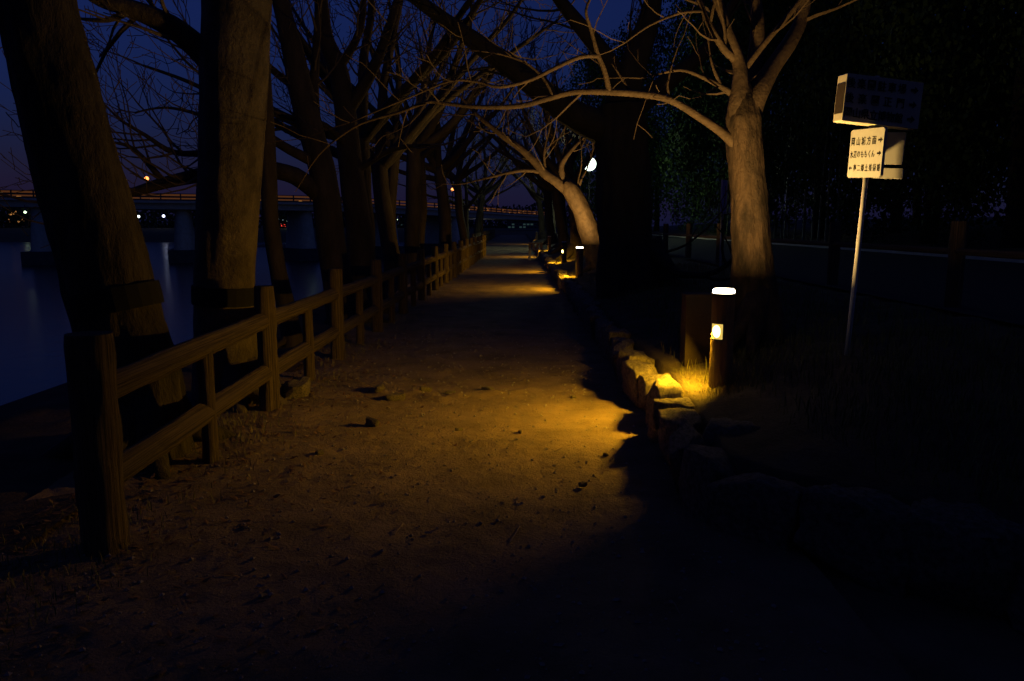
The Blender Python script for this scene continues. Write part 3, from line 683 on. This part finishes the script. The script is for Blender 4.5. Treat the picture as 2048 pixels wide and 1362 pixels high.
# bench down the path
bp_ = G(1090, 519, 0)
t = thing('slatted_bench', 'small pale slatted bench at the right of the path under the trees', 'bench', (bp_.x - .42, bp_.y, 0))
M['pale'] = mat('pale_painted_wood', (.45,.42,.36), (.58,.55,.48), 10, .7)
for i in range(4):
    x = -.24 + i*.17
    b = MB(); b.box((x, 0, .44), (.11, 1.3, .04)); b.build('seat_slat', M['wood'], t)
    b = MB(); b.box((x, .55, .58), (.11, .035, .28)); b.build('back_slat', M['wood'], t)
for sx in (-.26, .29):
    for sy in (-.5, .5):
        b = MB(); b.box((sx, sy, .2), (.09, .09, .44)); b.build('leg', M['pale'], t)
b = MB(); b.box((.015, .55, .70), (.66, .03, .06), None); b.build('back_rail', M['wood'], t)

# ================================================================== BRIDGE
bpx = [(-260,374,93),(0,379,97),(300,386,103),(640,392,112),(850,404,130),(1010,417,158),(1130,426,186)]
line = [(P(*q), 1.0) for q in bpx]
bl_ = [p for p, r in smooth_poly(line, 12)]
def resample(pts, step):
    out = [pts[0]]; acc = 0
    for a, c in zip(pts, pts[1:]):
        L = (c - a).length; s = step - acc
        while s <= L: out.append(a.lerp(c, s/L)); s += step
        acc = (acc + L) % step
    return out
tops = resample(bl_, 2.4)
o = tops[0]; br = thing('road_bridge', 'long concrete road bridge with orange lit railing crossing the river', 'bridge', (o.x, o.y, WATER_Z))
bo = Vector(br.location); RH = .95; W = 9
def perp(i):
    a = tops[max(0, i-1)]; c = tops[min(len(tops)-1, i+1)]; d = (c - a); d.z = 0; d.normalize(); return Vector((-d.y, d.x, 0))
def strip(name, m, prof):
    b = MB(); n = len(prof)
    for i, p in enumerate(tops):
        q = perp(i)
        for (u, z) in prof: b.v.append(tuple(p + q*u + Vector((0,0,z))))
    for i in range(len(tops)-1):
        for j in range(n): b.f.append((i*n+j, i*n+(j+1)%n, (i+1)*n+(j+1)%n, (i+1)*n+j))
    return b.build(name, m, br, bo)
strip('deck', M['conc'], [(-.15,-RH),(-.15,-RH-.30),(W+.15,-RH-.30),(W+.15,-RH)])
strip('girder', M['conc'], [(.35,-RH-.302),(.45,-RH-1.1),(W-.45,-RH-1.1),(W-.35,-RH-.302)])
strip('handrail', M['rail'], [(-.05,0),(-.05,-.09),(.05,-.09),(.05,0)])
strip('lower_rail', M['rail'], [(-.03,-.42),(-.03,-.47),(.03,-.47),(.03,-.42)])
strip('rail_glow', E_railglow, [(.07,-.10),(.07,-.32),(.12,-.32),(.12,-.10)])  # lamplight washing the railing, put in as glowing strips
strip('rail_glow', E_railglow, [(.07,-.56),(.07,-.74),(.12,-.74),(.12,-.56)])
strip('far_parapet', M['rail'], [(W-.05,0),(W-.05,-RH),(W+.05,-RH),(W+.05,0)])
for i, p in enumerate(tops):
    b = MB(); q = perp(i); rot = Matrix.Rotation(math.atan2(q.y, q.x) - math.pi/2, 3, 'Z'); b.box(p + q*.0 + Vector((0,0,-RH/2+.02)), (.16, .14, RH), rot); b.build('railing_post', M['rail'], br, bo)
r_ = random.Random(8)
for i in range(2, len(tops) - 2):
    for k in range(2):
        if r_.random() < .55:
            b = MB(); q = perp(i); p = tops[i].lerp(tops[i+1], r_.uniform(.2, .8)); rot = Matrix.Rotation(math.atan2(q.y, q.x) - math.pi/2, 3, 'Z')
            b.box(p + q*.2 + Vector((0,0,r_.choice([-.2, -.26, -.6, -.66]))), (r_.uniform(.2, .6), .1, r_.uniform(.1, .2)), rot); b.build('rail_spot', E_spotw if r_.random() < .12 else E_spot, br, bo)  # brighter spots of the railing glow, put in as small emissive boxes
def near_px(px):
    best = min(range(len(tops)), key=lambda i: abs((CM.transposed() @ (tops[i] - Vector((0,0,CAMZ)))).x / -(CM.transposed() @ (tops[i] - Vector((0,0,CAMZ)))).z * FPX + 1024 - px)); return best
for px in (84, 350, 622, 800, 930):
    i = near_px(px); p = tops[i]; q = perp(i); d = Vector((q.y, -q.x, 0)); b = MB()
    c0 = p + q*(W/2); zt = p.z - RH - 1.1; rings = []
    for z, th, ln in ((zt, 1.05, 3.4), (zt-1.2, 1.1, 3.5), (WATER_Z + 1.6, 1.45, 3.9)):
        for k in range(16):
            a = 2*math.pi*k/16; sx = math.copysign(abs(math.cos(a))**.7, math.cos(a)); sy = math.copysign(abs(math.sin(a))**.7, math.sin(a))
            b.v.append(tuple(Vector((c0.x, c0.y, z)) + d*th*sx + q*ln*sy))
    for r_i in range(2):
        for k in range(16): b.f.append((r_i*16+k, r_i*16+(k+1)%16, r_i*16+16+(k+1)%16, r_i*16+16+k))
    b.f.append(tuple(range(16)))
    pr = b.build('pier', M['conc'], br, bo, True)
    b = MB(); rot = Matrix.Rotation(math.atan2(q.y, q.x) - math.pi/2, 3, 'Z'); b.box((c0.x, c0.y, WATER_Z + .55), (3.9, 9.2, 2.3), rot); b.build('footing', M['conc_dark'], pr, bo)
# lamps on the bridge
def pole_lamp(name, label, px, py, D, z0, m, r, grp, off=0):
    p = P(px, py, D); t = thing(name, label, 'lamp', (p.x, p.y, z0), 0, grp); h = p.z - z0
    b = MB(); b.tube([(0,0,0),(0,0,h*.9),(0,0,h-.1)], [.09,.07,.06], 7); b.build('pole', M['dark_metal'], t)
    b = MB(); b.tube([(0,0,h + r*math.sin(R(a))) for a in (-85,-50,-15,15,50,85)], [r*math.cos(R(a)) for a in (-85,-50,-15,15,50,85)], 10); b.build('globe', m, t, smooth=True)
for px, py, m, lab in ((293, 357, E_or, 'orange glowing lamp on a pole above the bridge railing'), (620, 383, E_gr, 'pale white lamp on a pole above the bridge railing'), (905, 379, E_or, 'small orange lamp above the far end of the bridge')):
    i = near_px(px); p = tops[i] + perp(i)*1.0
    Dl = p.y; pole_lamp('bridge_lamp', lab, px, py, Dl, tops[i].z - RH, m, .28 if m is E_or else .24, 'lamps on the bridge')
# lamps on the far bank
for px, py, D, m, r, lab in ((277,433,262,E_wh,.42,'white lamp on the far bank seen left of the middle bridge pier'),(327,432,262,E_bl,.45,'blue white lamp on the far bank touching the middle bridge pier'),(50,424,266,E_gr,.45,'pale lamp on the far bank beside the left bridge pier'),
        (577,443,262,E_gr,.55,'greenish lamp below the lit far building'),(774,441,262,E_wh,.4,'small white lamp on the far bank between dark trunks'),(796,441,300,E_gr,.5,'pale green lamp by the far lit hall'),(853,442,262,E_wh,.35,'dim white lamp right of the far lit hall'),(960,452,160,E_bl,.42,'bright white lamp low beside the end of the fence')):
    pole_lamp('bank_lamp', lab, px, py, D, .2 if D > 200 else -.3, m, r, 'lamps on the far bank')
# buildings on the far bank
def building(label, px0, px1, ytop, D, m, em, cols, rowsn, extra=None, fill=.8, seed=0):
    a, c = P(px0, ytop, D), P(px1, ytop, D); wd = c.x - a.x; h = a.z - .3
    t = thing('far_building', label, 'building', ((a.x+c.x)/2, D, .3)); r_ = random.Random(seed)
    b = MB(); b.box((0, 5, h/2), (wd, 10, h)); b.build('wall', m, t)
    b = MB(); b.box((0, 5, h + .12), (wd + .6, 10.6, .24)); b.build('roof', M['conc_dark'], t)
    cw, rh = wd/cols, h/(rowsn + .6)
    for j in range(rowsn):
        for i in range(cols):
            b = MB(); b.box((-wd/2 + cw*(i+.5), -.03, rh*(j + .75)), (cw*.66, .08, rh*.55)); b.build('window', em if r_.random() < fill else M['dark_metal'], t)
    if extra: extra(t, wd, h)
def red(t, wd, h):
    b = MB(); b.box((wd*.05, -.2, h*.16), (wd*.32, .3, h*.2)); b.build('sign_light', E_red, t)
building('low building with orange lit windows left of the first bridge pier', 12, 46, 410, 300, M['wallfar'], E_wino, 6, 2, seed=1)
building('building with white lit windows and a red light under the bridge', 541, 583, 424, 300, M['wallfar'], E_win, 6, 3, red, .7, 2)
building('long hall with dim green lit windows across the river', 798, 842, 436, 310, M['wallfar'], E_wing, 6, 1, fill=1, seed=3)
building('dark building with a few lit windows at the far end of the bridge', 1015, 1075, 444, 230, M['wallfar'], E_wing, 8, 2, fill=.25, seed=4)
# wood on the far bank
fw = MB(); r_ = random.Random(3)
for i in range(15000):
    x = r_.uniform(-330, 20); top = 7.6 + 2.6*nz(x*.05, 1, 0) + 1.4*nz(x*.21, 2, 0)
    p = Vector((x, r_.uniform(268, 285), r_.uniform(.2, max(.6, top)))); u = rvec(r_); v = u.orthogonal().normalized(); L = r_.uniform(.8, 1.8)
    fw.add([p, p + u*L*.5 + v*L*.35, p + u*L, p + u*L*.5 - v*L*.35], [(0,1,2,3)])
stuff(fw.build('far_wood', M['far']), 'dark line of trees along the far river bank', 'wood')

# ================================================================== SMALL THINGS ON THE GROUND
r_ = random.Random(77)
gb = MB()
for i in range(5200):                        # loose grit on the path
    y = 2.0 + 9.5*r_.random()**1.4; x = r_.uniform(-2.5, 1.1); s = r_.choice([.003,.004,.005,.006,.008,.012]) * r_.uniform(.7, 1.3)
    z = path_z(x, y) + s*.25; c = Vector((x, y, z)); a = r_.uniform(0, 3)
    vs = [c + Vector((s*math.cos(a+q)*r_.uniform(.7,1.2), s*math.sin(a+q)*r_.uniform(.7,1.2), 0)) for q in (0, 1.6, 3.1, 4.7)] + [c + Vector((0,0,s*.7)), c - Vector((0,0,s*.5))]
    gb.add(vs, [(0,1,4),(1,2,4),(2,3,4),(3,0,4),(1,0,5),(2,1,5),(3,2,5),(0,3,5)])
stuff(gb.build('grit', M['pebble']), 'loose grit and pebbles strewn over the earth path', 'gravel')
def blade(b, p, h, rr):
    a = rr.uniform(0, 6.28); d = Vector((math.cos(a), math.sin(a), 0)); w_ = Vector((-d.y, d.x, 0))*h*.035; l = rr.uniform(.2, .7)
    b.add([p - w_, p + w_, p + d*h*l*.35 + Vector((0,0,h*.6)) + w_*.8, p + d*h*l*.35 + Vector((0,0,h*.6)) - w_*.8, p + d*h*l + Vector((0,0,h))], [(0,1,2,3),(3,2,4)])
gr = MB()
for i in range(26000):                       # grass on the right bank
    y = 2.9 + 15*r_.random()**1.6; u = .2 + 2.6*r_.random()
    if nz(u*1.3, y*1.3, 8) + .25*(u > .5) < r_.uniform(-.35, .35): continue
    if u < .42 and r_.random() < .6: continue
    x = xw(y) + .015 + u; z = bank_z(u, y) + .05*nz(u*2, y*2, 1)
    blade(gr, Vector((x, y, z - .01)), r_.uniform(.04, .13), r_)
for i in range(4200):
    a = r_.uniform(0, 6.28); q = abs(r_.gauss(0, .34)) + .06; x, y = LX + q*math.cos(a)*.8, LY + q*math.sin(a)*1.2; u = x - xw(y) - .015
    if u < .12: continue
    blade(gr, Vector((x, y, bank_z(u, y) + .05*nz(u*2, y*2, 1) - .01)), r_.uniform(.012, .045), r_)
stuff(gr.build('grass', M['grass']), 'short rough grass on the raised bank behind the wall', 'grass')
gl_ = MB()
for i in range(16000):                       # weeds along the fence foot
    y = 2.2 + 36*r_.random()**1.7; x = -2.0 + r_.gauss(-.12, .22)
    if nz(x*1.5, y*.8, 21) < r_.uniform(-.3, .45): continue
    if x < -3.2: continue
    blade(gl_, Vector((x, y, max(path_z(x, y), rb_z(x, y)) - .01)), r_.uniform(.02, .07), r_)
stuff(gl_.build('grass', M['grass']), 'weedy grass growing along the foot of the log fence', 'grass')
lt = MB()
for i in range(3000):                        # leaf litter
    y = 2.4 + 8*r_.random(); x = -2.5 + abs(r_.gauss(0, .75)); 
    if x > .6: continue
    s = r_.uniform(.010, .028); a = r_.uniform(0, 6.28); z = max(path_z(x, y), rb_z(x, y) if x < -2.3 else -1) + .004; d = Vector((math.cos(a), math.sin(a), r_.uniform(-.2,.35))); v = Vector((-d.y, d.x, r_.uniform(-.2,.3)))
    p = Vector((x, y, z)); lt.add([p, p + d*s + v*s*.5, p + d*s*2 + Vector((0,0,s*.2)), p + d*s - v*s*.5], [(0,1,2,3)])
stuff(lt.build('leaf_litter', M['litter']), 'scattered dead leaf fragments beside the fence', 'leaf litter')
# loose stones one can pick out
for px, py, s, lab in ((745, 849, (.055,.03,.045), 'wedge shaped stone casting a long shadow on the path'), (790, 797, (.09,.05,.035), 'largest dark clod on the worn ridge across the path'), (850, 784, (.06,.04,.03), 'clod at the middle of the worn ridge across the path'),
        (975, 779, (.06,.035,.025), 'clod at the right end of the worn ridge across the path'), (900, 786, (.05,.03,.022), 'small clod between the larger clods of the ridge'), (760, 785, (.07,.04,.03), 'clod at the left end of the worn ridge across the path'),
        (640, 905, (.03,.022,.02), 'small stone on leaf litter near the second fence post'), (1147, 792, (.025,.015,.012), 'small dark stone near the brightest patch of path'), (1040, 862, (.02,.014,.014), 'small pale stone in the middle of the lit path'), (1212, 908, (.018,.014,.014), 'little stone at the edge of the wall shadow'),
        (590, 790, (.16,.12,.09), 'rounded root stone at the foot of the second fence post'), (1165, 968, (.024,.018,.014), 'small dark stone left of the wall shadow'), (918, 858, (.03,.015,.012), 'flat dark stone in the middle of the path')):
    p = G(px, py, .01); tag(link('stone', ROUGH[hash(px) % 8] if False else ROUGH[px % 8], None, None, (p.x, p.y, max(0, path_z(p.x, p.y)) + s[2]*.45), (0, .1, px*.37), s), lab, 'stone')
tm = M['litter']
for a, c, lab in (((1020,1078),(1040,1048),'bent pale twig lying near the bottom middle of the path'), ((788,1062),(806,1040),'short curved twig lying left of the bent twig'), ((1110,898),(1142,885),'thin straw lying on the lit path'), ((1360,1225),(1330,1200),'faint twig lying in the dark foreground')):
    p0, p1_ = G(*a, .02), G(*c, .02); m_ = (p0 + p1_)/2 + Vector((.012, .02, .008)); b = MB()
    for q in (p0, m_, p1_): q.z = path_z(q.x, q.y) + .006
    m_.z += .01
    b.tube([p0, m_, p1_], [.003,.0035,.002], 6); tag(b.build('twig', M['wood'], None, p0), lab, 'twig')
for px, py, lab in ((520,1172,'pale fallen leaf in the dark left foreground'), (1118,1290,'pale fallen leaf at the bottom middle of the picture'), (1154,705,'tiny pale scrap beside the wall shadow far up the path'), (1040,1005,'small curled leaf on the dim middle of the path'), (857,1064,'small pale leaf left of the bent twig')):
    p = G(px, py, .01); p.z = path_z(p.x, p.y) + .004; b = MB(); s = .016
    pts = [(-1.6,0,.0),(-.8,.6,.25),(.3,.75,.2),(1.5,.1,.5),(.4,-.65,.15),(-.7,-.55,.2)]
    b.add([p + Vector((x*s, y*s, z*s)) for x, y, z in pts] + [p + Vector((0,0,-.002))], [(i, (i+1)%6, 6) for i in range(6)]); tag(b.build('fallen_leaf', M['pebble'], None, p), lab, 'leaf')
